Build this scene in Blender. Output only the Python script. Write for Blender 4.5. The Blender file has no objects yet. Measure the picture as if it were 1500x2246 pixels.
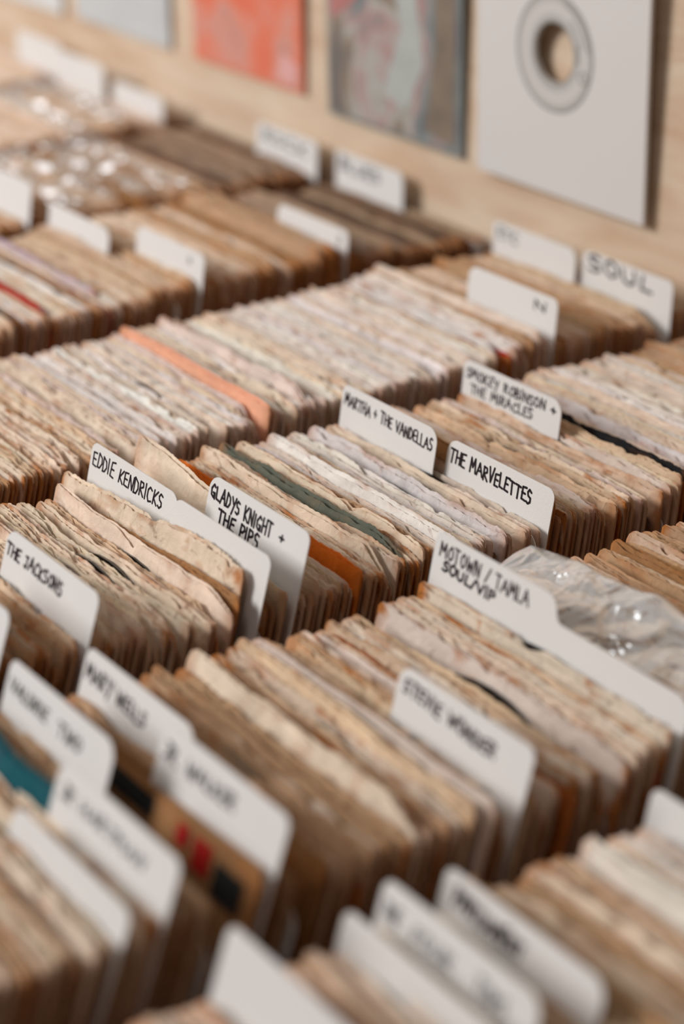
import bpy, math, random
import numpy as np
from mathutils import Matrix, Vector

# ------------------------------------------------------------------ camera
SC = bpy.context.scene
COL = SC.collection
F_PX, H_PX = 4800.0, 2123.0            # focal length in px of a 1500x2246 frame, horizon height above centre
XVP = -3600.0                          # vanishing point of the sleeve direction, px from centre
CAM = Vector((0.0, 0.0, 0.46))
X = np.array([-XVP, -H_PX, -F_PX]); X /= np.linalg.norm(X)          # world axes in camera space (right, up, forward)
Z = np.array([0.0, F_PX, -H_PX]); Z /= np.linalg.norm(Z)
Y = -np.cross(Z, X)
cam_d = bpy.data.cameras.new('camera'); cam = bpy.data.objects.new('camera', cam_d); COL.objects.link(cam)
right = Vector((X[0], Y[0], Z[0])); up = Vector((X[1], Y[1], Z[1])); back = -Vector((X[2], Y[2], Z[2]))
m = Matrix((right, up, back)).transposed().to_4x4(); m.translation = CAM
cam.matrix_world = m
cam_d.sensor_fit = 'VERTICAL'; cam_d.sensor_height = 36.0; cam_d.sensor_width = 36.0
cam_d.lens = F_PX / 2246 * 36
cam_d.clip_start = 0.02
cam_d.dof.use_dof = True; cam_d.dof.focus_distance = 1.125; cam_d.dof.aperture_fstop = 3.7
SC.camera = cam

# ------------------------------------------------------------------ light
wd = bpy.data.worlds.new('world'); SC.world = wd; wd.use_nodes = True
bg = wd.node_tree.nodes['Background']; bg.inputs[0].default_value = (1.0, 0.975, 0.955, 1); bg.inputs[1].default_value = 0.13
def area(name, loc, target, size, watts, col=(1, 1, 1)):
    d = bpy.data.lights.new(name, 'AREA'); d.shape = 'RECTANGLE'; d.size, d.size_y = size; d.energy = watts; d.color = col
    o = bpy.data.objects.new(name, d); COL.objects.link(o); o.location = loc
    o.rotation_euler = (Vector(target) - Vector(loc)).to_track_quat('-Z', 'Y').to_euler()
area('window_light', (-2.75, -1.75, 1.55), (-1.0, 0.65, 0.0), (1.25, 1.3), 102, (1.0, 0.985, 0.975))
area('side_fill_light', (-3.1, 0.1, 1.25), (-1.6, 0.8, 0.0), (0.8, 0.9), 11, (0.96, 0.98, 1.0))  # added lamp, brightens the back left rows and gives the plastic its glints
area('overhead_fill_light', (-0.4, -0.3, 2.3), (-0.9, 0.6, 0.0), (0.8, 0.8), 6, (1.0, 0.96, 0.91))  # weak fill added from overhead, no actual fixture
SC.view_settings.view_transform = 'Standard'; SC.view_settings.look = 'None'
SC.view_settings.gamma = 1.0; SC.view_settings.use_curve_mapping = False
SC.view_settings.exposure = 0.0

# ------------------------------------------------------------------ helpers
def lin(c):
    return tuple(((v / 255) / 12.92 if v / 255 <= 0.04045 else ((v / 255 + 0.055) / 1.055) ** 2.4) for v in c)
def new_mat(name):
    mt = bpy.data.materials.new(name); mt.use_nodes = True
    nt = mt.node_tree; bs = nt.nodes['Principled BSDF']
    return mt, nt, bs
def N(nt, t, **kw):
    n = nt.nodes.new(t)
    for k, v in kw.items(): setattr(n, k, v)
    return n
def plain(name, rgb, rough=0.6, spec=0.3, bump=0.0, scale=300.0, vary=0.0):
    mt, nt, bs = new_mat(name)
    bs.inputs['Base Color'].default_value = (*lin(rgb), 1); bs.inputs['Roughness'].default_value = rough
    bs.inputs['Specular IOR Level'].default_value = spec
    if bump or vary:
        tc = N(nt, 'ShaderNodeTexCoord'); nz = N(nt, 'ShaderNodeTexNoise'); nz.inputs['Scale'].default_value = scale; nz.inputs['Detail'].default_value = 4
        nt.links.new(tc.outputs['Object'], nz.inputs['Vector'])
        if bump:
            b = N(nt, 'ShaderNodeBump'); b.inputs['Strength'].default_value = bump; b.inputs['Distance'].default_value = 0.0004
            nt.links.new(nz.outputs['Fac'], b.inputs['Height']); nt.links.new(b.outputs[0], bs.inputs['Normal'])
        if vary:
            mx = N(nt, 'ShaderNodeMix', data_type='RGBA'); mx.inputs[6].default_value = (*lin(rgb), 1)
            mx.inputs[7].default_value = (*lin(tuple(v * (1 - vary) for v in rgb)), 1)
            nt.links.new(nz.outputs['Fac'], mx.inputs[0]); nt.links.new(mx.outputs[2], bs.inputs['Base Color'])
    return mt

def paper_material():
    mt, nt, bs = new_mat('aged_paper'); L = nt.links.new
    def math_(op, a, b=None, clamp=False):
        n = N(nt, 'ShaderNodeMath', operation=op, use_clamp=clamp)
        for i, v in enumerate((a, b)):
            if v is None: continue
            if isinstance(v, (int, float)): n.inputs[i].default_value = v
            else: L(v, n.inputs[i])
        return n.outputs[0]
    def mixc(f, a, b):
        n = N(nt, 'ShaderNodeMix', data_type='RGBA')
        L(f, n.inputs[0])
        for i, v in ((6, a), (7, b)):
            if isinstance(v, tuple): n.inputs[i].default_value = v
            else: L(v, n.inputs[i])
        return n.outputs[2]
    tint = N(nt, 'ShaderNodeAttribute', attribute_name='tint'); pc = N(nt, 'ShaderNodeAttribute', attribute_name='pc')
    age = tint.outputs['Alpha']
    sep = N(nt, 'ShaderNodeSeparateXYZ'); L(pc.outputs['Vector'], sep.inputs[0])
    def noise(scale, detail, dist=0.0, stretch=(1, 1, 1)):
        mp = N(nt, 'ShaderNodeMapping'); mp.inputs['Scale'].default_value = stretch; L(pc.outputs['Vector'], mp.inputs[0])
        n = N(nt, 'ShaderNodeTexNoise'); n.inputs['Scale'].default_value = scale; n.inputs['Detail'].default_value = detail; n.inputs['Distortion'].default_value = dist
        L(mp.outputs[0], n.inputs['Vector']); return n.outputs['Fac']
    n_big = noise(38, 4, 0.6); n_fine = noise(260, 5, 0.3); n_fib = noise(120, 4, 0.2, (0.35, 1, 1)); n_med = noise(95, 4, 1.0)
    # browning creeps in from the paper's own edges, plus shade painted down the sides
    xe = math_('SUBTRACT', 0.09, math_('ABSOLUTE', math_('SUBTRACT', sep.outputs[0], 0.09)))
    e_side = math_('SUBTRACT', 1.0, math_('DIVIDE', xe, 0.010), True)
    e_top = math_('SUBTRACT', 1.0, math_('DIVIDE', sep.outputs[1], 0.0035), True)
    edge = math_('MAXIMUM', math_('MULTIPLY', e_side, 1.0), math_('MULTIPLY', e_top, 0.25))
    st = math_('MULTIPLY', math_('SUBTRACT', math_('ADD', n_big, math_('MULTIPLY', edge, 0.24)), 0.56), 5.0, True)
    st = math_('MAXIMUM', math_('MULTIPLY', st, age), math_('MULTIPLY', e_side, 0.55))  # side browning stays at any age, as painted shade that darkens the row gaps
    c1 = mixc(st, tint.outputs['Color'], (*lin((184, 114, 54)), 1))
    st2 = math_('MULTIPLY', math_('MULTIPLY', math_('SUBTRACT', n_med, 0.61), 9.0, True), math_('MULTIPLY', age, 0.75))
    c2 = mixc(st2, c1, (*lin((120, 68, 32)), 1))
    fib = math_('MULTIPLY', math_('SUBTRACT', n_fib, 0.5), 0.55)
    hv = N(nt, 'ShaderNodeHueSaturation'); L(c2, hv.inputs['Color']); L(math_('ADD', 1.0, fib), hv.inputs['Value'])
    L(hv.outputs[0], bs.inputs['Base Color'])
    bs.inputs['Roughness'].default_value = 0.78; bs.inputs['Specular IOR Level'].default_value = 0.22
    hgt = math_('ADD', math_('MULTIPLY', n_fine, 0.4), math_('MULTIPLY', n_med, 0.9))
    bp = N(nt, 'ShaderNodeBump'); bp.inputs['Strength'].default_value = 0.6; bp.inputs['Distance'].default_value = 0.0013
    L(hgt, bp.inputs['Height']); L(bp.outputs[0], bs.inputs['Normal'])
    tr = N(nt, 'ShaderNodeBsdfTranslucent'); L(hv.outputs[0], tr.inputs['Color']); L(bp.outputs[0], tr.inputs['Normal'])
    mx = N(nt, 'ShaderNodeMixShader'); mx.inputs[0].default_value = 0.12
    out = nt.nodes['Material Output']; L(bs.outputs[0], mx.inputs[1]); L(tr.outputs[0], mx.inputs[2]); L(mx.outputs[0], out.inputs['Surface'])
    return mt
def wood_material(name, a, b, c):
    mt, nt, bs = new_mat(name); L = nt.links.new
    tc = N(nt, 'ShaderNodeTexCoord'); mp = N(nt, 'ShaderNodeMapping'); mp.inputs['Scale'].default_value = (2.2, 2.2, 9.0); mp.inputs['Rotation'].default_value = (0, 0.12, 0)
    L(tc.outputs['Object'], mp.inputs[0])
    n1 = N(nt, 'ShaderNodeTexNoise'); n1.inputs['Scale'].default_value = 2.3; n1.inputs['Detail'].default_value = 6; n1.inputs['Distortion'].default_value = 1.6; L(mp.outputs[0], n1.inputs['Vector'])
    mp2 = N(nt, 'ShaderNodeMapping'); mp2.inputs['Scale'].default_value = (6, 6, 160); L(tc.outputs['Object'], mp2.inputs[0])
    n2 = N(nt, 'ShaderNodeTexNoise'); n2.inputs['Scale'].default_value = 3; n2.inputs['Detail'].default_value = 5; L(mp2.outputs[0], n2.inputs['Vector'])
    cr = N(nt, 'ShaderNodeValToRGB'); e = cr.color_ramp.elements; e[0].position = 0.36; e[0].color = (*lin(a), 1); e[1].position = 0.66; e[1].color = (*lin(c), 1)
    el = e.new(0.5); el.color = (*lin(b), 1)
    ad = N(nt, 'ShaderNodeMath', operation='MULTIPLY_ADD'); ad.inputs[1].default_value = 0.18; L(n2.outputs['Fac'], ad.inputs[0]); L(n1.outputs['Fac'], ad.inputs[2])
    sb = N(nt, 'ShaderNodeMath', operation='SUBTRACT'); sb.inputs[1].default_value = 0.09; L(ad.outputs[0], sb.inputs[0]); L(sb.outputs[0], cr.inputs[0])
    L(cr.outputs[0], bs.inputs['Base Color']); bs.inputs['Roughness'].default_value = 0.55; bs.inputs['Specular IOR Level'].default_value = 0.3
    bp = N(nt, 'ShaderNodeBump'); bp.inputs['Strength'].default_value = 0.15; bp.inputs['Distance'].default_value = 0.0005; L(n2.outputs['Fac'], bp.inputs['Height']); L(bp.outputs[0], bs.inputs['Normal'])
    return mt
def art_material(name, stops, scale, seed, dist=1.2, stretch=(1, 1, 1), rot=0.0):
    mt, nt, bs = new_mat(name); L = nt.links.new
    tc = N(nt, 'ShaderNodeTexCoord'); mp = N(nt, 'ShaderNodeMapping'); mp.inputs['Location'].default_value = (seed, seed * 2, 0); mp.inputs['Scale'].default_value = stretch; mp.inputs['Rotation'].default_value = (0, rot, 0)
    L(tc.outputs['Object'], mp.inputs[0]); n1 = N(nt, 'ShaderNodeTexNoise'); n1.inputs['Scale'].default_value = scale; n1.inputs['Detail'].default_value = 3; n1.inputs['Distortion'].default_value = dist
    L(mp.outputs[0], n1.inputs['Vector']); cr = N(nt, 'ShaderNodeValToRGB'); e = cr.color_ramp.elements
    e[0].position = stops[0][0]; e[0].color = (*lin(stops[0][1]), 1); e[1].position = stops[-1][0]; e[1].color = (*lin(stops[-1][1]), 1)
    for p, c in stops[1:-1]: q = e.new(p); q.color = (*lin(c), 1)
    L(n1.outputs['Fac'], cr.inputs[0]); L(cr.outputs[0], bs.inputs['Base Color']); bs.inputs['Roughness'].default_value = 0.45
    return mt

M_PAPER = paper_material()
M_CARD = plain('white_card', (226, 222, 218), 0.5, 0.35, 0.25, 900)
M_INK = plain('marker_ink', (24, 12, 24), 0.45, 0.4)
M_INK_G = plain('grey_ink', (96, 98, 98), 0.5, 0.3)
M_WOOD = wood_material('pale_plywood', (202, 172, 144), (211, 186, 160), (217, 196, 173))
M_BIN = wood_material('bin_plywood', (150, 108, 70), (170, 126, 84), (184, 142, 98))
M_RED = plain('red_print', (176, 22, 16), .6); M_DARK = plain('dark_print', (34, 36, 36), .6)
M_VINYL = plain('black_vinyl', (14, 13, 13), 0.25, 0.5, 0.2, 700)
M_LABEL = plain('record_label', (150, 40, 30), 0.5)
def plastic_material(name, gloss, lo, hi):
    mt, nt, bs = new_mat(name); L = nt.links.new
    tc = N(nt, 'ShaderNodeTexCoord'); n = N(nt, 'ShaderNodeTexNoise'); n.inputs['Scale'].default_value = 32; n.inputs['Detail'].default_value = 2; n.inputs['Distortion'].default_value = 1.2
    L(tc.outputs['Object'], n.inputs['Vector']); bp = N(nt, 'ShaderNodeBump'); bp.inputs['Strength'].default_value = 0.8; bp.inputs['Distance'].default_value = 0.010
    L(n.outputs['Fac'], bp.inputs['Height'])
    gl = N(nt, 'ShaderNodeBsdfGlossy'); gl.inputs['Roughness'].default_value = 0.16; gl.inputs['Color'].default_value = (1, 1, 1, 1); L(bp.outputs[0], gl.inputs['Normal'])
    df = N(nt, 'ShaderNodeBsdfDiffuse'); df.inputs['Color'].default_value = (0.88, 0.88, 0.87, 1); L(bp.outputs[0], df.inputs['Normal'])
    m0 = N(nt, 'ShaderNodeMixShader'); m0.inputs[0].default_value = gloss; L(df.outputs[0], m0.inputs[1]); L(gl.outputs[0], m0.inputs[2])
    tp = N(nt, 'ShaderNodeBsdfTransparent'); tp.inputs['Color'].default_value = (0.96, 0.96, 0.96, 1)
    lw = N(nt, 'ShaderNodeLayerWeight'); lw.inputs['Blend'].default_value = 0.35; L(bp.outputs[0], lw.inputs['Normal'])
    mr = N(nt, 'ShaderNodeMapRange'); mr.inputs['To Min'].default_value = lo; mr.inputs['To Max'].default_value = hi; L(lw.outputs['Fresnel'], mr.inputs[0])
    m1 = N(nt, 'ShaderNodeMixShader'); L(mr.outputs[0], m1.inputs[0]); L(tp.outputs[0], m1.inputs[1]); L(m0.outputs[0], m1.inputs[2])
    L(m1.outputs[0], nt.nodes['Material Output'].inputs['Surface']); return mt
M_PLASTIC = plastic_material('cloudy_plastic', .42, .26, .65); M_CLEAR = plastic_material('clear_plastic', .9, .05, .40)

def link(name, me, mat, parent=None, loc=None, rot=None):
    me.materials.append(mat) if not me.materials else None
    o = bpy.data.objects.new(name, me); COL.objects.link(o)
    if parent: o.parent = parent
    if loc: o.location = loc
    if rot: o.rotation_euler = rot
    return o
def tag(o, label=None, cat=None, group=None, kind=None):
    if label and not 4 <= len(label.split()) <= 16: print('LABEL LEN', len(label.split()), label)
    for k, v in (('label', label), ('category', cat), ('group', group), ('kind', kind)):
        if v: o[k] = v
    return o
def mesh_of(name, vs, fs, smooth=False):
    me = bpy.data.meshes.new(name); me.from_pydata([tuple(v) for v in vs], [], fs); me.update()
    if smooth: me.polygons.foreach_set('use_smooth', [True] * len(me.polygons))
    return me
def box(x0, x1, y0, y1, z0, z1):
    vs = [(x, y, z) for x in (x0, x1) for y in (y0, y1) for z in (z0, z1)]
    return vs, [(0, 1, 3, 2), (4, 6, 7, 5), (0, 4, 5, 1), (2, 3, 7, 6), (0, 2, 6, 4), (1, 5, 7, 3)]
def prism(pts, y0, y1):                                 # outline in x-z, thickness along y
    n = len(pts); vs = [(x, y0, z) for x, z in pts] + [(x, y1, z) for x, z in pts]
    fs = [tuple(range(n)), tuple(range(2 * n - 1, n - 1, -1))] + [(i, i + n, (i + 1) % n + n, (i + 1) % n) for i in range(n)]
    return vs, fs
def arc(cx, cz, r, a0, a1, n=7):
    return [(cx + r * math.cos(math.radians(a0 + (a1 - a0) * i / n)), cz + r * math.sin(math.radians(a0 + (a1 - a0) * i / n))) for i in range(n + 1)]

# ------------------------------------------------------------------ setting
ZB = -0.182                                             # inside bottom of the bin
WALL_Y = 0.965
vs, fs = box(-3.4, 0.8, WALL_Y, WALL_Y + 0.018, -0.95, 0.75)
tag(link('wall_back', mesh_of('wall_back', vs, fs), M_WOOD), kind='structure')
vs, fs = box(-4.2, 2.0, -2.2, 2.0, -1.0, -0.95)
tag(link('floor', mesh_of('floor', vs, fs), plain('floor_boards', (96, 78, 62), 0.6, 0.3, 0.2, 30, 0.3)), kind='structure')

ROWS = {'Y': (-2.033, -1.848), 'Z': (-1.824, -1.639), 'A': (-1.610, -1.421), 'B': (-1.396, -1.206), 'C': (-1.171, -0.989),
        'D': (-0.967, -0.785), 'E': (-0.752, -0.573), 'F': (-0.543, -0.362), 'G': (-0.334, -0.153)}
binr = bpy.data.objects.new('record_bin', None); COL.objects.link(binr); binr.location = (-0.95, 0.5, -0.95)
tag(binr, 'pale plywood browser bin holding the long rows of paper record sleeves', 'bin')
def bin_part(name, b):
    vs, fs = box(*b); vs = [(x + 0.95, y - 0.5, z + 0.95) for x, y, z in vs]
    return link(name, mesh_of(name, vs, fs), M_BIN, binr)
bin_part('bottom_panel', (-2.25, -0.12, 0.10, 0.964, ZB - 0.018, ZB))
bin_part('side_panel', (-2.27, -2.25, 0.10, 0.964, ZB - 0.018, -0.05)); bin_part('side_panel', (-0.12, -0.10, 0.10, 0.964, ZB - 0.018, -0.05))
bin_part('front_panel', (-2.25, -0.12, 0.085, 0.10, ZB - 0.018, -0.05))
for gx in (-2.04 + 0.204, -1.6245, -1.4085, -1.1885, -0.978, -0.7685, -0.558, -0.348):
    bin_part('partition', (gx - 0.003, gx + 0.003, 0.10, 0.964, ZB, ZB + 0.055))
for lx in (-2.2, -0.16):
    for ly in (0.13, 0.93): bin_part('leg', (lx - 0.025, lx + 0.025, ly - 0.025, ly + 0.025, -0.95, ZB - 0.018))

def lean(y): return math.radians(max(0.6, min(19.0, 1.0 + (0.945 - y) * 29.0)))

# ------------------------------------------------------------------ stroke lettering for the divider cards
G = {
 'A': (.75, [[(0, 0), (.38, 1), (.75, 0)], [(.15, .38), (.62, .4)]]), 'B': (.6, [[(.05, 0), (.05, 1), (.45, .92), (.5, .68), (.08, .52), (.55, .4), (.55, .1), (.05, 0)]]),
 'C': (.62, [[(.6, .85), (.35, 1), (.08, .75), (.05, .3), (.25, 0), (.6, .1)]]), 'D': (.62, [[(.05, 0), (.05, 1), (.5, .75), (.6, .35), (.35, .02), (.02, 0)]]),
 'E': (.55, [[(.55, 1), (.08, .95), (.05, .05), (.55, 0)], [(.06, .52), (.45, .52)]]), 'F': (.55, [[(.05, 0), (.05, 1), (.55, 1)], [(.05, .55), (.42, .55)]]),
 'G': (.68, [[(.6, .85), (.35, 1), (.06, .65), (.1, .2), (.4, .05), (.6, .35), (.35, .42)], [(.6, .4), (.62, 0)]]), 'H': (.62, [[(.05, 1), (.05, 0)], [(.58, 1), (.58, 0)], [(.05, .5), (.58, .52)]]),
 'I': (.2, [[(.1, 1), (.08, 0)]]), 'J': (.5, [[(.05, 1), (.5, 1)], [(.34, 1), (.34, .2), (.2, 0), (0, .15)]]),
 'K': (.6, [[(.05, 1), (.05, 0)], [(.55, 1), (.08, .45), (.6, 0)]]), 'L': (.5, [[(.05, 1), (.05, .05), (.5, 0)]]),
 'M': (.8, [[(0, 0), (.1, 1), (.38, .35), (.66, 1), (.78, 0)]]), 'N': (.62, [[(.03, 0), (.05, 1), (.55, 0), (.6, 1)]]),
 'O': (.64, [[(.32, 1), (.06, .7), (.08, .25), (.32, 0), (.58, .25), (.58, .7), (.32, 1)]]), 'P': (.55, [[(.05, 0), (.05, 1), (.45, .95), (.52, .65), (.3, .48), (.06, .48)]]),
 'R': (.62, [[(.05, 0), (.05, 1), (.45, .95), (.5, .68), (.08, .5), (.6, 0)]]), 'S': (.55, [[(.52, .88), (.25, 1), (.06, .8), (.15, .55), (.45, .45), (.5, .18), (.25, 0), (.02, .1)]]),
 'T': (.66, [[(0, 1), (.66, .96)], [(.34, 1), (.32, 0)]]), 'U': (.62, [[(.05, 1), (.06, .25), (.3, 0), (.55, .25), (.58, 1)]]),
 'V': (.62, [[(0, 1), (.3, 0), (.62, 1)]]), 'W': (.85, [[(0, 1), (.2, 0), (.42, .7), (.62, 0), (.85, 1)]]),
 'Y': (.6, [[(0, 1), (.3, .5)], [(.6, 1), (.2, -.25)]]), '+': (.5, [[(.25, .75), (.25, .2)], [(0, .48), (.5, .48)]]), '/': (.4, [[(.4, 1), (0, -.05)]]),
 '.': (.15, [[(.06, .04), (.08, 0)]]), ' ': (.45, []), 'Z': (.6, [[(0, 1), (.55, 1), (.02, 0), (.6, 0)]]),
}
def lettering(lines, rng):
    """lines: (text, u0, u1, v0, v1, height, halfwidth) in metres from the tab's top-left corner; returns flat strokes facing -y"""
    vs, fs = [], []
    for text, u0, u1, v0, v1, hgt, hw in lines:
        tot = sum(G[c][0] + .16 for c in text) - .16; k = (u1 - u0) / tot; cur = 0
        for c in text:
            w, strokes = G[c]; jy = rng.uniform(-.06, .06); sh = rng.uniform(-.08, .08); sc = rng.uniform(.9, 1.08)
            f = cur / tot; vb = v0 + (v1 - v0) * f
            for st in strokes:
                P = [(u0 + (cur + x + sh * y) * k + rng.uniform(-1, 1) * .00012, -(vb + hgt * (1 - y * sc - jy)) + rng.uniform(-1, 1) * .00015) for x, y in st]
                for i, p in enumerate(P):
                    b = len(vs); r = hw * rng.uniform(.95, 1.2)
                    vs += [(p[0] + r * math.cos(a), 0, p[1] + r * math.sin(a)) for a in [q * math.pi / 4 for q in range(8)]]; fs.append(tuple(range(b, b + 8)))
                    if i:
                        q = P[i - 1]; dx, dz = p[0] - q[0], p[1] - q[1]; l = math.hypot(dx, dz) or 1; nx, nz = -dz / l * hw * 1.05, dx / l * hw * 1.05
                        b = len(vs); vs += [(q[0] + nx, 0, q[1] + nz), (q[0] - nx, 0, q[1] - nz), (p[0] - nx, 0, p[1] - nz), (p[0] + nx, 0, p[1] + nz)]; fs.append((b, b + 1, b + 2, b + 3))
            cur += w + .16
    return vs, fs

CARDS = {}                                              # row -> list of (y at sleeve height, short reference)
def card(row, side, y_top, z_top, label, ref, lines=(), shoulder=-0.006, tab=0.090, ink=None, r=0.008, group=None):
    rng = random.Random(ord(row) * 1000 + round(y_top * 1000))
    th = lean(y_top); W = ROWS[row][1] - ROWS[row][0]; L = (z_top - ZB) / math.cos(th); LS = (shoulder - ZB) / math.cos(th)
    yb = y_top - L * math.sin(th)
    # outline, drawn for a left-hand tab then mirrored when needed
    o = [(0.004, 0), (W - 0.004, 0)] + arc(W - 0.009, LS - 0.009, 0.009, 0, 90) + arc(tab + 0.005, LS + 0.005, 0.005, 270, 180, 4) + arc(tab - r, L - r, r, 0, 90) + arc(0.005, L - 0.005, 0.005, 90, 180, 5)
    if side == 'R': o = [(W - x, z) for x, z in o][::-1]
    nb = 6; vs, fs = prism(o, -0.00025, 0.00025)
    ob = link('divider_card', mesh_of('divider_card', vs, fs), M_CARD, loc=(ROWS[row][0], yb, ZB), rot=(-th, 0, 0))
    tag(ob, label, 'divider card', group or 'white tabbed divider cards between the sleeves')
    if lines:
        lv, lf = lettering(lines, rng); u_off = 0 if side == 'L' else W - tab
        lv = [(x + u_off, -0.00042, z + L) for x, _, z in lv]
        link('handwriting', mesh_of('handwriting', lv, lf), ink or M_INK, ob)
    CARDS.setdefault(row, []).append((y_top - z_top * math.tan(th), ref))
    return ob
hw = .00058
# middle row (D)
card('D', 'R', .364, .034, "blank white divider card cut off by the photo's left edge, middle row", "blank card cut by the left photo edge")
card('D', 'R', .408, .031, 'white divider card with two handwritten words, leftmost lettered card of the middle row', 'leftmost lettered card of the middle row',
     [('THE JACKSONS', .002, .058, .0058, .0072, .0062, hw)])
card('D', 'R', .499, .025, 'blank white divider card standing behind the raised stained cream sleeve in the middle row', "blank card in the middle row's centre")
card('D', 'L', .503, .023, 'white left-tab divider card with two handwritten words, middle row, beside a blank right tab', 'two-word left-tab card of the middle row',
     [('EDDIE KENDRICKS', .0030, .0755, .0042, .0048, .0078, .0005)], shoulder=-.014)
card('D', 'R', .521, .032, 'white right-tab divider card with two handwritten lines, small plus sign and orange sleeve behind', 'two-line right-tab card of the middle row',
     [('GLADYS KNIGHT', .0025, .059, .0040, .0066, .0072, .0006), ('+', .066, .0695, .0076, .0076, .0058, .0006), ('THE PIPS', .012, .0495, .0145, .0158, .0070, .00065)])
card('D', 'L', .665, .0215, 'white left-tab card with one long handwritten line across it, middle row', 'long one-line left-tab card of the middle row',
     [('MARTHA + THE VANDELLAS', .0030, .0868, .0046, .0058, .0066, .0005)])
card('D', 'R', .671, .0175, 'white right-tab divider card with bold two-word lettering before a tan kraft sleeve', 'bold two-word card before the kraft sleeve',
     [('THE MARVELETTES', .0030, .0725, .0046, .0058, .0076, .00062)])
card('D', 'L', .752, .0190, 'white left-tab divider card with two handwritten lines, furthest lettered card of the middle row', 'two-line left-tab card of the middle row',
     [('SMOKEY ROBINSON', .0032, .076, .0044, .0034, .0058, .0005), ('+', .0815, .0855, .0040, .0040, .0055, .0006), ('THE MIRACLES', .0085, .066, .0130, .0118, .0056, .0005)], shoulder=-.016)
# row behind the middle row (C)
card('C', 'R', .841, .032, 'white divider card with one letter near its right corner, fourth row', 'one-letter card of the fourth row',
     [('N', .068, .079, .0052, .0052, .0058, .0007)])
card('C', 'L', .933, .025, 'white left-tab divider card with three faint letters, beside the bold four-letter card at the wall', 'faint three-letter card at the wall',
     [('ETC', .0055, .028, .0042, .005, .0072, .0007)], ink=M_INK_G)
card('C', 'R', .937, .026, 'white divider card lettered SOUL in thick black marker, against the wood wall', 'thick-lettered card at the wall',
     [('SOUL', .0075, .070, .0020, .0034, .0100, .0010)])
# B, A, Z, Y: the rows further back
card('B', 'R', .833, .024, 'white right-tab divider card with a tiny faint mark, before the dark brown sleeves', 'faint-marked card before the dark sleeves', [('J', .078, .082, .006, .006, .005, .0006)], ink=M_INK_G)
card('B', 'R', .717, .027, 'plain white right-tab divider card behind a black slit, fifth row from the lower right', 'plain right-tab card of the fifth row', [('H', .070, .073, .006, .006, .004, .0004)], ink=M_INK_G)
card('B', 'L', .700, .023, 'blank white left-tab divider card with its long low shoulder showing, fifth row', 'blank left-tab card of the fifth row', shoulder=-.003)
card('B', 'L', .952, .025, 'blurred white divider card with faint grey lettering, beside the dark brown sleeves', 'grey-lettered card at the wall', [('BLUES', .006, .060, .005, .006, .009, .0009)], ink=M_INK_G)
card('A', 'R', .951, .025, 'blurred white divider card at the wall beneath the gap right of the orange-red cover', 'blurred card at the wall', [('ROCK', .010, .075, .005, .006, .009, .0009)], ink=M_INK_G)
card('A', 'R', .699, .030, "white divider card cut by the photo's left edge above the red-edged sleeve", 'white card cut by the left photo edge')
card('Z', 'R', .936, .020, 'out-of-focus white divider card at the wall below the pale grey cover', 'pale card at the wall')
card('Z', 'L', .930, .032, 'out-of-focus white left-tab divider card in the upper left corner, before the wall', 'pale left-tab card')
card('Y', 'R', .946, .030, "out-of-focus white divider card touching the photo's upper left edge", 'pale card in the corner')
# row E
card('E', 'L', .571, .034, 'white divider card with two handwritten lines and a long high shoulder running off right', 'high-shouldered card of the second row',
     [('MOTOWN / TAMLA', .0050, .0710, .0040, .0050, .0068, .00048), ('SOUL/VIP', .0085, .048, .0124, .0132, .0050, .00065)], shoulder=.023)
card('E', 'R', .486, .027, 'white right-tab divider card with two blurred words, above an orange-stained sleeve', 'right-tab card by the orange stain',
     [('STEVIE WONDER', .0045, .0675, .0050, .0085, .0060, .0006)])
card('E', 'L', .384, .027, 'white left-tab divider card with blurred lettering, directly behind an overlapping right-tab card', 'left-tab card behind the overlapping card',
     [('MARY WELLS', .0035, .054, .0065, .0085, .0066, .0006)])
card('E', 'R', .371, .036, 'large blurred white right-tab divider card above the sleeve with red and dark squares', 'card above the red and dark squares',
     [('JR. WALKER', .0040, .056, .0080, .0075, .0062, .00055)])
card('E', 'L', .348, .032, 'blurred white left-tab divider card with two words at the far left, before the Wood-brown stack'.replace('Wood-brown', 'brown'), 'far-left two-word card',
     [('VALORIE', .0045, .037, .0070, .0080, .0058, .00055), ('TWO', .0475, .066, .0085, .0085, .0060, .00055)])
card('E', 'R', .325, .034, 'blurred white right-tab divider card right of the teal sleeve, lower left', 'card beside the teal sleeve',
     [('JR', .0060, .0140, .0080, .0080, .0055, .0005), ('HARTMAN', .021, .068, .0085, .0090, .0050, .00045)])
card('E', 'R', .304, .021, "blank blurred white divider card in the photo's lower left corner area", 'blank card at the lower left')
# row F
card('F', 'L', .521, .014, "blurred blank white left-tab card at the photo's right edge, front row", "blank card at the right photo edge", shoulder=-.012)
card('F', 'L', .420, .015, 'blurred white left-tab card with one dark word, front row, upper of two lettered ones', 'upper lettered card of the front row',
     [('PARLIAMENT', .0080, .048, .0055, .0075, .0068, .0007)])
card('F', 'L', .392, .020, 'blurred white left-tab card with three faint words, front row, lower of two lettered ones', 'lower lettered card of the front row',
     [('THE', .0030, .0130, .0075, .0080, .0060, .0006), ('FOUR', .0215, .044, .0085, .0090, .0058, .00055), ('TOPS', .058, .074, .0085, .0095, .0060, .0006)], ink=M_INK_G)
card('F', 'L', .3745, .0135, 'blurred blank white card pressed against the front of the faintly lettered front-row card', 'blank card pressed on the faint card')
card('F', 'L', .326, .026, "blank white card at the photo's bottom edge, nearest card of the front row", 'nearest card of the front row')

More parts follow.
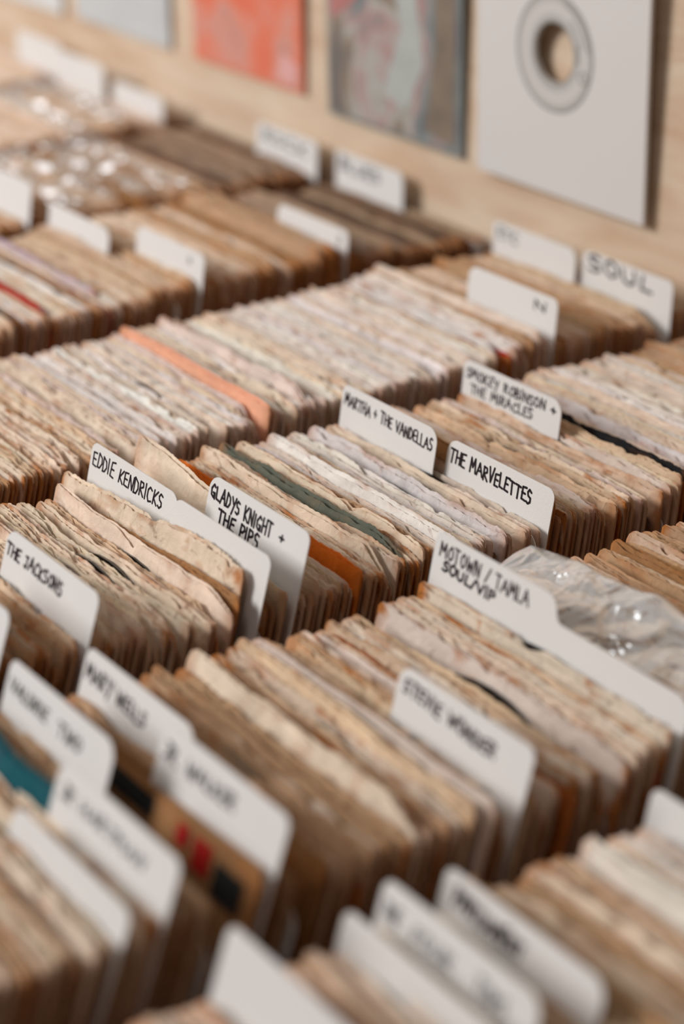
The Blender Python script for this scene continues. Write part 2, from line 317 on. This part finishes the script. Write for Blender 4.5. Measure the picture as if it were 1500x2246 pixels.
# ------------------------------------------------------------------ paper sleeves
ID = [0]
def sleeve_data(W, H, rng, NX=46, crumple=1.0, bulge=1.0, notch=1.0, corner=0.0, th=0.00030, tilt=0.0, shared=None):
    ID[0] += 1
    t = np.linspace(0, 1, NX); u = 0.5 - 0.5 * np.cos(np.pi * t); u = 0.65 * t + 0.35 * u
    x = u * W
    win = np.clip(np.minimum(u, 1 - u) / 0.05, 0, 1)
    def wave(fr, amp):
        return sum(amp / (k + 1) * np.sin(2 * np.pi * (f * u + rng.random())) for k, f in enumerate(fr))
    rc = rng.uniform(.002, .007); d = np.minimum(x, W - x)
    rnd = np.where(d < rc, rc - np.sqrt(np.maximum(rc * rc - (rc - d) ** 2, 0)), 0)
    base = wave((rng.uniform(.4, 1.2), rng.uniform(2, 4), rng.uniform(6, 10)), .0006 * crumple) + tilt * (u - .5)
    def torn():
        p = np.zeros(NX)
        for _ in range(int(rng.random() * 4 * notch)):
            c, w_, dp = rng.random(), rng.uniform(.008, .05), rng.uniform(.0006, .0030)
            p -= dp * np.clip(1 - np.abs(u - c) / w_, 0, 1) ** .5
        return p + (rng.random() - .5) * .0004 + np.array([rng.uniform(-1, 1) for _ in range(NX)]) * .00030 * crumple
    lip = rng.uniform(0, .0026)
    cornerR = corner * np.clip((u - .86) / .14, 0, 1) ** 1.2
    topF = H + base - rnd + torn() * win - lip * win - cornerR
    topB = H + base - rnd + torn() * win - cornerR
    S = np.array([0, .55, .74, .84, .90, .94, .97, .99, 1.0]); NZ = len(S)
    bow = rng.uniform(-.0002, .0002) * crumple
    A1 = wave((rng.uniform(.5, 1.5), rng.uniform(1.5, 3.5), rng.uniform(4, 7)), .00026 * crumple)
    if shared is not None: A1 = A1 + sum(shared[k] * np.sin(np.pi * (k + 1) * u + .4 * k) for k in range(len(shared)))
    A2 = wave((rng.uniform(2, 4), rng.uniform(5, 9), rng.uniform(10, 14), rng.uniform(18, 30)), .00030 * crumple)
    A3 = wave((rng.uniform(2, 4), rng.uniform(5, 9), rng.uniform(10, 14), rng.uniform(18, 30)), .00030 * crumple)
    hb = rng.uniform(.0002, .0006) * bulge
    R = 2 * NX
    V = np.zeros((NZ, R, 3)); PCc = np.zeros((NZ, R, 3)); I = np.zeros((NZ, R, 3))
    for k, s in enumerate(S):
        com = bow * np.sin(np.pi * u) * s + A1 * s ** 3
        half = th + .00015 + (hb * np.sin(np.pi * u) ** .5 + .00025 * s ** 6 * win)
        yF = com - half + A2 * s ** 5 * win * .8; yB = com + half + A3 * s ** 5 * win * .8
        bad = yB - yF < 2 * th + .0001; mid = (yF + yB) / 2; yF = np.where(bad, mid - th - .00005, yF); yB = np.where(bad, mid + th + .00005, yB)
        V[k, :NX, 0] = x; V[k, :NX, 1] = yF; V[k, :NX, 2] = topF * s
        V[k, NX:, 0] = x[::-1]; V[k, NX:, 1] = yB[::-1]; V[k, NX:, 2] = (topB * s)[::-1]
        I[k] = V[k]; I[k, :NX, 1] += th; I[k, NX:, 1] -= th
        for j in (0, R - 1): I[k, j, 0] += th
        for j in (NX - 1, NX): I[k, j, 0] -= th
        dist = np.concatenate([topF * (1 - s), (topB * (1 - s))[::-1]])
        PCc[k, :, 0] = V[k, :, 0]; PCc[k, :, 1] = dist; PCc[k, :NX, 2] = ID[0] * .37; PCc[k, NX:, 2] = ID[0] * .37 + .17
    outer = V.reshape(-1, 3); inner = I.reshape(-1, 3); n = len(outer)
    verts = np.concatenate([outer, inner, V[-1], I[-1]]); pcs = np.concatenate([PCc.reshape(-1, 3)] * 2 + [PCc[-1]] * 2)
    return verts, pcs, sleeve_faces(NX, NZ)
_fc = {}
def sleeve_faces(NX, NZ):
    if (NX, NZ) in _fc: return _fc[(NX, NZ)]
    R = 2 * NX; n = NZ * R; f = []
    for k in range(NZ - 1):
        for j in range(R):
            a, b = k * R + j, k * R + (j + 1) % R
            f.append((a, b, b + R, a + R)); f.append((n + b, n + a, n + a + R, n + b + R))
    for j in range(R):
        a, b = 2 * n + j, 2 * n + (j + 1) % R; f.append((a, b, b + R, a + R))
    f = np.array(f, dtype=np.int32); _fc[(NX, NZ)] = f; return f
def sleeve_mesh(name, V, PCs, T, Fq):
    me = bpy.data.meshes.new(name); nf = len(Fq)
    me.vertices.add(len(V)); me.vertices.foreach_set('co', V.astype(np.float32).ravel())
    me.loops.add(nf * 4); me.loops.foreach_set('vertex_index', Fq.ravel())
    me.polygons.add(nf); me.polygons.foreach_set('loop_start', np.arange(0, nf * 4, 4, dtype=np.int32))
    me.polygons.foreach_set('use_smooth', np.ones(nf, dtype=bool))
    a = me.attributes.new('tint', 'FLOAT_COLOR', 'POINT'); a.data.foreach_set('color', T.astype(np.float32).ravel())
    a = me.attributes.new('pc', 'FLOAT_VECTOR', 'POINT'); a.data.foreach_set('vector', PCs.astype(np.float32).ravel())
    me.update(calc_edges=True); return me

PAL = {'white': (243, 238, 231), 'pinkish white': (236, 221, 207), 'cream': (240, 223, 201), 'buff': (229, 203, 174), 'tan': (204, 168, 132), 'kraft brown': (176, 130, 84),
       'brown': (132, 104, 82), 'dark brown': (84, 66, 52), 'grey tan': (178, 152, 128), 'grey-green': (112, 116, 102), 'orange': (232, 122, 30), 'coral': (255, 180, 146), 'red': (190, 44, 30), 'teal': (16, 96, 108),
       'charcoal': (30, 30, 32), 'purple': (124, 42, 92), 'blue-grey': (92, 104, 110), 'rust': (150, 74, 36), 'rust orange': (186, 104, 44), 'peach': (240, 198, 166), 'lavender': (206, 190, 208)}
# (row, y0, y1) -> weighted palette and age
MIX = [('Y', 0, 1, [('pinkish white', 3), ('buff', 2), ('cream', 2)], .5), ('Z', 0, 1, [('pinkish white', 3), ('buff', 3), ('tan', 1)], .6),
       ('A', 0, .86, [('tan', 4), ('buff', 3), ('kraft brown', 2)], .8), ('A', .86, 1, [('grey tan', 3), ('brown', 4), ('dark brown', 1)], .3),
       ('B', 0, .66, [('white', 2), ('cream', 3), ('buff', 2), ('tan', 1), ('charcoal', .3)], .8), ('B', .66, .79, [('cream', 2), ('buff', 3), ('tan', 2)], .8), ('B', .79, .845, [('kraft brown', 2), ('tan', 3)], .8),
       ('B', .845, 1, [('grey tan', 2), ('brown', 4), ('dark brown', 2)], .25),
       ('C', 0, .53, [('buff', 3), ('cream', 3), ('tan', 2)], 1.0), ('C', .53, .84, [('white', 5), ('pinkish white', 4), ('cream', 2), ('tan', .6)], .55), ('C', .84, 1, [('pinkish white', 2), ('buff', 3), ('tan', 2)], .7),
       ('D', 0, .415, [('tan', 3), ('buff', 3), ('kraft brown', 1)], 1.0), ('D', .415, .50, [('cream', 5), ('white', 2), ('buff', 2), ('tan', .6)], .8), ('D', .50, .60, [('cream', 4), ('buff', 3), ('white', 1), ('tan', 1)], .9),
       ('D', .60, .665, [('white', 4), ('cream', 3), ('pinkish white', 3)], .6), ('D', .665, .76, [('cream', 3), ('buff', 3), ('tan', 2), ('pinkish white', 2)], .9), ('D', .76, .86, [('pinkish white', 4), ('cream', 3), ('white', 2), ('buff', 1)], .6),
       ('D', .86, 1, [('buff', 3), ('tan', 3), ('pinkish white', 2)], .6),
       ('E', 0, .34, [('cream', 2), ('buff', 3), ('tan', 2)], 1.0), ('E', .34, .40, [('buff', 3), ('kraft brown', 3), ('tan', 2)], 1.0), ('E', .40, .49, [('cream', 3), ('buff', 4), ('tan', 2)], 1.0),
       ('E', .49, .57, [('cream', 3), ('pinkish white', 2), ('buff', 3), ('white', 1)], 1.0), ('E', .57, 1, [('buff', 3), ('tan', 3), ('kraft brown', 1), ('cream', 1)], .9),
       ('F', 0, .40, [('pinkish white', 3), ('cream', 3), ('peach', 1), ('buff', 1)], .6), ('F', .40, .47, [('buff', 3), ('cream', 2), ('tan', 1)], .8), ('F', .47, 1, [('white', 3), ('cream', 2), ('pinkish white', 2)], .5)]
# singular sleeves: row, y, tint, age, extra height, extra x, options, label
SPEC = [('C', .630, 'coral', .05, .005, 0, {'notch': 0}, 'coral-pink paper record sleeve, brightest one in the row behind the middle row'),
        ('C', .808, 'red', 1.3, -.005, 0, {}, 'red-edged record sleeve before the one-letter card, fourth row from lower right'),
        ('C', .800, 'rust', .4, -.003, 0, {}, 'rust-coloured record sleeve beside the red-edged one, fourth row'),
        ('D', .551, 'orange', .1, .005, .0, {'corner': .003, 'tilt': .004}, 'bright orange record sleeve behind the two-line right-tab card, middle row'),
        ('D', .582, 'grey-green', .2, .005, -.002, {'notch': 0}, 'dark grey-green record sleeve with rounded corners in the middle row'),
        ('D', .4888, 'cream', 1.0, .0135, -.012, {'crumple': 1.6, 'corner': .003, 'tilt': .011}, 'raised crumpled cream sleeve with brown stains before the blank middle-row card'),
        ('D', .4838, 'kraft brown', .8, .004, -.004, {'tilt': .006}, 'plain brown paper sleeve in front of the stained raised cream sleeve'),
        ('D', .6745, 'kraft brown', .25, .010, -.004, {'notch': 0, 'crumple': .4}, 'smooth tan kraft sleeve directly behind the bold two-word card'),
        ('D', .638, 'blue-grey', .2, -.010, 0, {'notch': 0}, 'dark glossy blue-grey record sleeve among white ones, right end of middle row'),
        ('D', .744, 'blue-grey', .3, -.007, 0, {}, 'blue-grey record sleeve low in the stack under the two-line left-tab card'),
        ('D', .720, 'rust', 1.3, -.005, 0, {'crumple': 1.8, 'notch': 2}, 'ragged rust-brown record sleeve between kraft and blue-grey sleeves, middle row'),
        ('D', .768, 'charcoal', .1, .003, 0, {'crumple': 1.4, 'bulge': .6}, 'black-edged record sleeve crossing the right photo edge, middle row'),
        ('D', .7640, 'rust', .9, -.0015, 0, {'crumple': 1.6}, 'red-brown record sleeve under the black-edged one, middle row'),
        ('D', .528, 'cream', .4, .013, -.002, {'crumple': .9, 'tilt': -.020}, 'tall cream sleeve with a torn corner right behind the two-line right-tab card'),
        ('D', .4785, 'cream', .35, .006, 0, {'crumple': .8}, 'smooth pale cream sleeve just before the brown sleeve, middle row'),
        ('E', .314, 'teal', .1, .010, -.085, {}, 'teal record sleeve at the far left, beside a blurred white card'),
        ('E', .3553, 'kraft brown', .5, .011, -.001, {'crumple': .2, 'notch': .2, 'tilt': .008, 'bulge': .3, 'shared': None}, 'brown record sleeve printed with red and dark squares, second row, lower left'),
        ('E', .403, 'red', 1.2, -.012, .001, {}, 'red-edged record sleeve in the second row, low centre of the photo'),
        ('E', .506, 'rust orange', .5, -.003, .003, {}, 'orange-brown record sleeve right of the blurred right-tab card, second row'),
        ('E', .556, 'red', .2, -.012, 0, {}, 'red record sleeve low in the second row near the right photo edge'),
        ('E', .461, 'pinkish white', .2, .006, .004, {'notch': 0, 'crumple': .5}, 'smooth pinkish white record sleeve before the right-tab card of the second row'),
                ('E', .430, 'cream', .5, .006, 0, {'corner': .01, 'crumple': 1.2}, 'tall cream record sleeve with a high rounded corner, second row'),
        ('F', .362, 'peach', .2, -.002, 0, {}, 'peach-coloured record sleeve at the bottom of the photo, front row'),
        ('F', .350, 'orange', .2, -.004, 0, {}, 'orange record sleeve at the bottom of the photo, front row'),
        ('F', .483, 'white', .2, .006, .001, {'notch': 0}, 'bright white record sleeve with rounded corner in the front row'),
        ('F', .508, 'teal', .2, -.009, .0, {}, 'dark blue-green record sleeve near the right edge, front row'),
        ('B', .605, 'red', .2, .004, 0, {}, 'red-edged record sleeve at the far left, fifth row'),
        ('B', .646, 'purple', .3, -.002, 0, {}, 'purple record sleeve at the left, fifth row'),
        ('B', .652, 'lavender', .3, .002, -.03, {}, 'lavender record sleeve beside the purple one, fifth row')]
RANGE = {'Y': (.86, .955), 'Z': (.76, .955), 'A': (.64, .955), 'B': (.54, .957), 'C': (.44, .957), 'D': (.335, .957), 'E': (.24, .957), 'F': (.262, .957), 'G': (.20, .957)}
PITCH = {'Y': .0050, 'Z': .0048, 'A': .0046, 'B': .0040, 'C': .0036, 'D': .0037, 'E': .0038, 'F': .0042, 'G': .0044}
OWN = {'D': (.0, .72), 'E': (.0, .76), 'F': (0, .60)}
ORD = ['', 'first', 'second', 'third', 'fourth', 'fifth', 'sixth', 'seventh', 'eighth']
rowname = {'D': 'middle row', 'E': 'second row', 'F': 'front row', 'C': 'fourth row', 'B': 'fifth row'}
def hoff(row, y):
    pts = {'D': [(.33, .012), (.40, .009), (.43, .004), (.47, .0), (.50, .0), (.66, .001), (.71, .0), (.745, -.003), (.756, .001), (1, 0)],
           'E': [(.24, .012), (.338, .012), (.3392, -.014), (.3551, -.017), (.3552, .002), (.356, .010), (.40, .008), (.47, .006), (.50, .004), (.53, .005), (.565, .008), (.58, .0), (1, .002)],
           'F': [(0, .004), (1, .002)], 'C': [(0, .001), (.78, .003), (.835, .010), (.85, .004), (1, .002)],
           'B': [(0, .002), (.66, .004), (.70, .010), (.72, .008), (.80, .008), (.83, .012), (.85, .002), (1, .0)]}.get(row, [(0, .002), (1, .002)])
    return float(np.interp(y, [p[0] for p in pts], [p[1] for p in pts]))
def palette(row, y, rng):
    for r, a, b, mix, age in MIX:
        if r == row and a <= y < b:
            k = rng.random() * sum(w for _, w in mix)
            for nm, w in mix:
                k -= w
                if k <= 0: return nm, age * rng.uniform(.45, 1.25)
    return 'cream', .7
BARE = [('E', .449, .006), ('E', .533, .003), ('D', .452, .001), ('D', .437, .002), ('D', .463, .000), ('C', .598, .001), ('C', .565, .002), ('D', .650, -.001), ('B', .703, .006), ('E', .395, .007)]
stuff = []
own_count = 0
vinyls = []
for row, (ya, yb_) in RANGE.items():
    rng = random.Random(ord(row) * 7 + 3)
    x0r, x1r = ROWS[row]; cards = sorted(CARDS.get(row, []))
    specs = sorted([s for s in SPEC if s[0] == row], key=lambda s: s[1])
    # positions: walk along the row, keeping clear of cards, snapping to the singular sleeves
    pos = []; y = ya
    fixed = sorted([(s[1], s) for s in specs], key=lambda q: q[0])
    walls = sorted([c[0] for c in cards] + [f[0] for f in fixed] + [v[1] for v in BARE if v[0] == row])
    clump = 0
    while y < yb_:
        near = [w for w in walls if abs(w - y) < .0028]
        if near: y = near[0] + .0029; continue
        pos.append((y, None))
        p = PITCH[row] * rng.uniform(.72, 1.2)
        if rng.random() < .045: p += rng.uniform(.001, .003)
        y += p
    pos += fixed; pos.sort(key=lambda q: q[0])
    hsm = 0; xs = 0; shared = [0.0] * 6
    for i, (y, sp) in enumerate(pos):
        nm, age = palette(row, y, rng)
        hsm = hsm * .75 + rng.uniform(-.0008, .0008); xs = xs * .6 + rng.uniform(-.0016, .0016)
        shared = [v * .88 + rng.uniform(-1, 1) * a for v, a in zip(shared, (.0008, .0006, .0005, .00035, .00028, .00022))]
        dz, dx, opt, lab = hsm + rng.uniform(-.0009, .0009) + hoff(row, y), xs, {}, None
        if rng.random() < .05: dz += rng.uniform(.003, .006)
        if rng.random() < .10: dz -= rng.uniform(.003, .009)
        if sp: _, _, nm, age, dz, dx, opt, lab = sp; dz += hoff(row, y)
        th = lean(y); W = x1r - x0r - rng.uniform(.000, .004)
        H = (-.001 + dz - ZB) / math.cos(th); ybase = y + ZB * math.tan(th) 
        far = row in 'YZABG' or (row == 'F' and y > .6) or (row == 'E' and y > .76)
        gap = (pos[i + 1][0] - y) if i + 1 < len(pos) else .005
        opt = dict(opt); opt.setdefault('crumple', rng.uniform(.6, 1.5)); opt.setdefault('notch', rng.uniform(.3, 1.6)); opt.setdefault('corner', rng.uniform(.003, .014) if rng.random() < .16 else 0)
        opt.setdefault('bulge', rng.uniform(.3, 1.5)); opt.setdefault('shared', shared)
        V, PCs, Fq = sleeve_data(W, H, rng, NX=22 if far else (34 if row == 'F' else (60 if row == 'C' else 84)), **opt)
        c = np.array(lin(PAL[nm])) * rng.uniform(.86, 1.04); c = c * np.array([1, rng.uniform(.95, .985), rng.uniform(.90, .995)])
        T = np.tile(np.append(np.minimum(c, .9), min(age, 1.4)), (len(V), 1))
        loc = np.array([x0r + (x1r - x0r - W) / 2 + dx, ybase, ZB])
        own = lab or (row in OWN and OWN[row][0] <= y < OWN[row][1])
        if own:
            me = sleeve_mesh('record_sleeve', V, PCs, T, Fq)
            ob = link('record_sleeve', me, M_PAPER, loc=tuple(loc), rot=(-th, 0, 0)); own_count += 1
            if lab and 'red and dark squares' in lab:
                for (qx, qz, w_, h_, mt_) in ((.058, .0070, .044, .009, M_DARK), (.121, .0075, .008, .009, M_RED), (.134, .0095, .012, .013, M_RED), (.150, .0130, .019, .014, M_DARK)):
                    link('printed_square', mesh_of('printed_square', [(qx, -.0015, H - qz - h_ / 2), (qx + w_, -.0015, H - qz - h_ / 2), (qx + w_, -.0015, H - qz + h_ / 2), (qx, -.0015, H - qz + h_ / 2)], [(0, 1, 2, 3)]), mt_, ob)
            if not lab:
                behind = [q for q in cards if q[0] < y]; front = [q for q in cards if q[0] > y]
                nb = sum(1 for p in pos if behind and behind[-1][0] < p[0] <= y); nf = sum(1 for p in pos if front and y <= p[0] < front[0][0])
                if behind and nb <= 8: lab = f"{nm} paper record sleeve, {ORD[nb]} behind the {behind[-1][1]}"
                elif front and nf <= 5: lab = f"{nm} paper record sleeve, {ORD[nf]} before the {front[0][1]}"
                else:
                    if behind: lab = f"{nm} sleeve deep in the stack behind the {behind[-1][1]}"
                    else: lab = f"{nm} sleeve in the stack before the {front[0][1]}"
                gr = 'paper sleeves: ' + lab
            else: gr = 'distinctive sleeves standing in the rows'
            tag(ob, lab, 'record sleeve', gr)
        else:
            ct, s_ = math.cos(th), math.sin(th)
            W3 = np.stack([V[:, 0], V[:, 1] * ct + V[:, 2] * s_, -V[:, 1] * s_ + V[:, 2] * ct], 1) + loc
            stuff.append((W3, PCs, T, Fq))
        if row in 'CDE' and not sp and gap > .0049: vinyls.append((row, y + gap / 2, dz))
Vs, Ps, Ts, Fs, off = [], [], [], [], 0
for V, P_, T, Fq in stuff: Vs.append(V); Ps.append(P_); Ts.append(T); Fs.append(Fq + off); off += len(V)
ob = link('packed_record_sleeves', sleeve_mesh('packed_record_sleeves', np.concatenate(Vs), np.concatenate(Ps), np.concatenate(Ts), np.concatenate(Fs)), M_PAPER)
tag(ob, 'hundreds more worn paper record sleeves packed in the rows further back', 'record sleeves', kind='stuff')

# bare records whose black rim shows between sleeves
def vinyl(row, y, dz):
    th = lean(y); r = .0875; n = 48; e = .0008
    ro = [(r * math.cos(2 * math.pi * i / n), r * math.sin(2 * math.pi * i / n)) for i in range(n)]
    vs = [(a, -e, b) for a, b in ro] + [(a, e, b) for a, b in ro]; fs = [tuple(range(n))[::-1], tuple(range(n, 2 * n))] + [(i, (i + 1) % n, (i + 1) % n + n, i + n) for i in range(n)]
    L = (-.002 + dz - ZB) / math.cos(th) - r - .0005; L = max(L, r + .0005)
    ob = link('vinyl_record', mesh_of('vinyl_record', vs, fs), M_VINYL, loc=((ROWS[row][0] + ROWS[row][1]) / 2, y + ZB * math.tan(th) + L * math.sin(th), ZB + L * math.cos(th)), rot=(-th, 0, 0))
    ri = [(a * .5, b * .5) for a, b in ro]
    link('paper_label', mesh_of('paper_label', [(a, -e - .0001, b) for a, b in ri], [tuple(range(n))[::-1]]), M_LABEL, ob)
    tag(ob, f"bare black record whose rim shows between paper sleeves in the {rowname[row]}", 'record', f"bare records in the {rowname[row]}")
for v in vinyls + BARE: vinyl(*v)

# ------------------------------------------------------------------ crinkled clear plastic
def plastic(row, y, ztop, fwd, label, seed, x0=0.0, x1=0.0, drop=.02, nx=60, nz=18):
    rng = np.random.RandomState(seed); xa, xb = ROWS[row][0] + x0, ROWS[row][1] + x1
    ph = rng.rand(12) * 6.28; vs = []
    for k in range(nz + 1):
        s = k / nz
        for i in range(nx + 1):
            u = i / nx; x = xa + (xb - xa) * u
            w = .0016 * math.sin(9 * u + 5 * s + ph[0]) + .0011 * math.sin(23 * u - 7 * s + ph[1]) + .0007 * math.sin(41 * u + 13 * s + ph[2]) + .0006 * math.sin(15 * s + 6 * u + ph[3])
            if row != 'E': w = w * 1.2 + .0009 * math.sin(57 * u + 9 * s + ph[4]) * math.sin(11 * s + ph[5])
            # up the back, over the lip, then lying forwards on the tops of the sleeves in front
            a = s * 1.0
            if a < .35: yy = y; zz = ztop - drop * (1 - a / .35)
            else:
                q = (a - .35) / .65; yy = y - fwd * q; zz = ztop - (ztop - .0075) * q ** .7 
            zz += w * (1 if a >= .35 else .3) + .002 * math.sin(3.1 * u) - .004 * max(0, .12 - u) * 8; yy += w * .6
            vs.append((x - xa, yy - y, zz - ztop))
    fs = [(k * (nx + 1) + i, k * (nx + 1) + i + 1, (k + 1) * (nx + 1) + i + 1, (k + 1) * (nx + 1) + i) for k in range(nz) for i in range(nx)]
    ob = link('plastic_sleeve', mesh_of('plastic_sleeve', vs, fs, True), M_PLASTIC if row == 'E' else M_CLEAR, loc=(xa, y, ztop))
    tag(ob, label, 'plastic sleeve', 'clear plastic sleeves lying over the paper ones'); return ob
plastic('E', .627, .017, .040, 'crinkled clear plastic sleeve flopped over the stack behind the high-shouldered card', 5, .002, .01)
for i, (row, y) in enumerate([('A', .745), ('A', .775), ('A', .805), ('A', .835), ('Z', .86), ('Z', .90)]):
    plastic(row, y, .011, .020, ['nearest of four glinting clear plastic sleeves in the sixth row', 'second nearest of four glinting clear plastic sleeves in the sixth row', 'third nearest of four glinting clear plastic sleeves in the sixth row',
        'furthest of four glinting clear plastic sleeves in the sixth row', 'nearer pale blurred clear plastic sleeve in the upper left corner', 'further pale blurred clear plastic sleeve in the upper left corner'][i], 20 + i, .002, -.001)

# ------------------------------------------------------------------ picture covers on the wall
def cover(x0, z0, w, h, tip, mat, label, art=None, thick=.0022):
    vs, fs = prism([(0, 0), (w, 0), (w, h), (0, h)], 0, thick)
    ob = link('picture_cover', mesh_of('picture_cover', vs, fs), mat, loc=(x0, WALL_Y - thick - .0015, z0), rot=(math.radians(tip), 0, 0))
    tag(ob, label, 'record cover', 'record covers displayed on the wood wall'); return ob
def flat(pts, y, parent, mat, name='printed_shape'):
    return link(name, mesh_of(name, [(x, y, z) for x, z in pts], [tuple(range(len(pts)))]), mat, parent)
M_WHITE = plain('cover_white', (214, 209, 205), 0.5, 0.3, 0.1, 600)
# 1: white cover with a round hole and a printed grey ring
def ring_cover():
    w, h = .179, .180; x0, z0 = -1.2220, .047; cx, cz, r = .0845, .0985, .0205
    n = 64; ci, sq = [], []
    for i in range(n):
        a = 2 * math.pi * i / n; ca, sa = math.cos(a), math.sin(a); ci.append((cx + r * ca, cz + r * sa))
        k = min([(w - cx) / ca if ca > 1e-6 else 9, -cx / ca if ca < -1e-6 else 9, (h - cz) / sa if sa > 1e-6 else 9, -cz / sa if sa < -1e-6 else 9]); sq.append((cx + k * ca, cz + k * sa))
    for c in ((0, 0), (w, 0), (w, h), (0, h)):       # snap the nearest outline points onto the four corners
        j = min(range(n), key=lambda q: (sq[q][0] - c[0]) ** 2 + (sq[q][1] - c[1]) ** 2); sq[j] = c
    t = .0026; vs = [(x, y, z) for y in (0, t) for ring in (ci, sq) for x, z in ring]; fs = []
    for i in range(n):
        j = (i + 1) % n; fs += [(i, j, n + j, n + i), (2 * n + j, 2 * n + i, 3 * n + i, 3 * n + j), (j, i, 2 * n + i, 2 * n + j), (n + i, n + j, 3 * n + j, 3 * n + i)]
    ob = link('picture_cover', mesh_of('picture_cover', vs, fs), M_WHITE, loc=(x0, WALL_Y - t - .0055, z0), rot=(math.radians(1.6), 0, 0))
    tag(ob, 'white record cover with a printed grey ring around a round hole, rightmost', 'record cover', 'record covers displayed on the wood wall')
    # the printed ring: soft grey bands by radius
    mt, nt, bs = new_mat('printed_ring'); L = nt.links.new
    tc = N(nt, 'ShaderNodeTexCoord'); vm = N(nt, 'ShaderNodeVectorMath', operation='DISTANCE'); vm.inputs[1].default_value = (cx, -.0002, cz); L(tc.outputs['Object'], vm.inputs[0])
    mr = N(nt, 'ShaderNodeMapRange'); mr.inputs['From Min'].default_value = r; mr.inputs['From Max'].default_value = .0405; L(vm.outputs['Value'], mr.inputs[0])
    cr = N(nt, 'ShaderNodeValToRGB'); e = cr.color_ramp.elements; e[0].color = (*lin((120, 122, 116)), 1); e[1].position = 1; e[1].color = (*lin((116, 115, 110)), 1)
    for p, c in ((.12, (178, 174, 170)), (.5, (208, 203, 198)), (.82, (186, 181, 176)), (.95, (148, 146, 141))): q = e.new(p); q.color = (*lin(c), 1)
    L(mr.outputs[0], cr.inputs[0]); L(cr.outputs[0], bs.inputs['Base Color']); bs.inputs['Roughness'].default_value = .5
    ro, ri = .0405, r + .0001; vs = [(cx + q * math.cos(a), -.0002, cz + q * math.sin(a)) for q in (ri, ro) for a in [2 * math.pi * i / n for i in range(n)]]
    fs = [(i, (i + 1) % n, n + (i + 1) % n, n + i) for i in range(n)]
    link('printed_ring', mesh_of('printed_ring', vs, fs), mt, ob)
    g = plain('print_grey', (150, 149, 144), .5)
    def small_ring(px, pz, a, b, nn=24, a0=0, a1=6.2832):
        vs = [(px + q * math.cos(t_), -.0004, pz + q * math.sin(t_)) for q in (a, b) for t_ in [a0 + (a1 - a0) * i / nn for i in range(nn + 1)]]
        link('printed_mark', mesh_of('printed_mark', vs, [(i, i + 1, nn + 2 + i, nn + 1 + i) for i in range(nn)]), g, ob)
    small_ring(.1148, .0868, .0030, .0046); small_ring(cx, cz, .0350, .0368, 30, .15, 1.3); small_ring(cx, cz, .0285, .0300, 20, .25, 1.0); small_ring(cx, cz, .0235, .0262, 12, -.15, .35)
ring_cover()
# 2: busy illustrated cover in teal, pink, white and brown
c2 = cover(-1.4200, .048, .174, .180, 1.6, plain('cover_teal', (126, 132, 130), .45), 'illustrated record cover in muted teal, pink, white and brown, second from the right')
m_ill = art_material('illustration', [(.30, (92, 96, 106)), (.40, (128, 138, 136)), (.47, (170, 134, 130)), (.53, (172, 172, 165)), (.60, (146, 128, 112)), (.70, (112, 106, 102))], 10, 3.1, 1.6, (1, 1, .8), .5)
flat([(.003, .003), (.171, .003), (.171, .177), (.003, .177)], -.0002, c2, m_ill, 'cover_illustration')
flat([(.075, .030), (.105, .022), (.128, .060), (.118, .115), (.096, .150), (.082, .178), (.060, .178), (.085, .125), (.100, .085)], -.0004, c2, plain('print_pale', (186, 190, 184), .5, vary=.15, scale=60))
flat([(.012, .178), (.018, .118), (.038, .105), (.050, .130), (.048, .178)], -.0004, c2, plain('print_grey_blue', (160, 166, 166), .5, vary=.2, scale=50))
flat([(.008, .075), (.060, .108), (.078, .148), (.066, .150), (.045, .115), (.004, .092)], -.0006, c2, plain('print_pink', (190, 128, 122), .5, vary=.15, scale=50))
flat([(.128, .012), (.166, .006), (.168, .170), (.140, .176), (.142, .08)], -.0004, c2, plain('print_brown', (150, 134, 118), .5, vary=.35, scale=45))
# 3: orange-red cover
c3 = cover(-1.6260, .055, .170, .180, 1.4, plain('cover_red', (224, 132, 104), .45), 'orange-red record cover with paler figures, third from the right')
flat([(.003, .003), (.167, .003), (.167, .177), (.003, .177)], -.0002, c3, art_material('red_print', [(.34, (220, 110, 80)), (.5, (224, 124, 98)), (.62, (212, 150, 134)), (.72, (192, 134, 120))], 13, 7.7), 'cover_illustration')
flat([(.055, .178), (.070, .085), (.086, .070), (.104, .096), (.112, .178)], -.0004, c3, plain('print_rose', (206, 150, 136), .5, vary=.2, scale=50))
flat([(.068, .100), (.080, .075), (.092, .100), (.082, .128)], -.0006, c3, plain('print_slate', (150, 128, 122), .5))
flat([(.132, .008), (.158, .004), (.164, .022), (.140, .030)], -.0006, c3, plain('print_lilac', (222, 168, 162), .5))
# 4, 5: pale covers at the upper left
cover(-1.8400, .055, .172, .180, 1.2, plain('cover_pale_grey', (206, 208, 208), .5, vary=.1, scale=20), 'plain pale grey record cover, fourth from the right, out of focus')
cover(-2.0450, .052, .176, .180, 1.2, plain('cover_pale_white', (216, 216, 214), .5), "pale white record cover at the photo's top left, out of focus")
print('own sleeves', own_count, 'stuff sleeves', len(stuff), 'vinyl', len(vinyls))
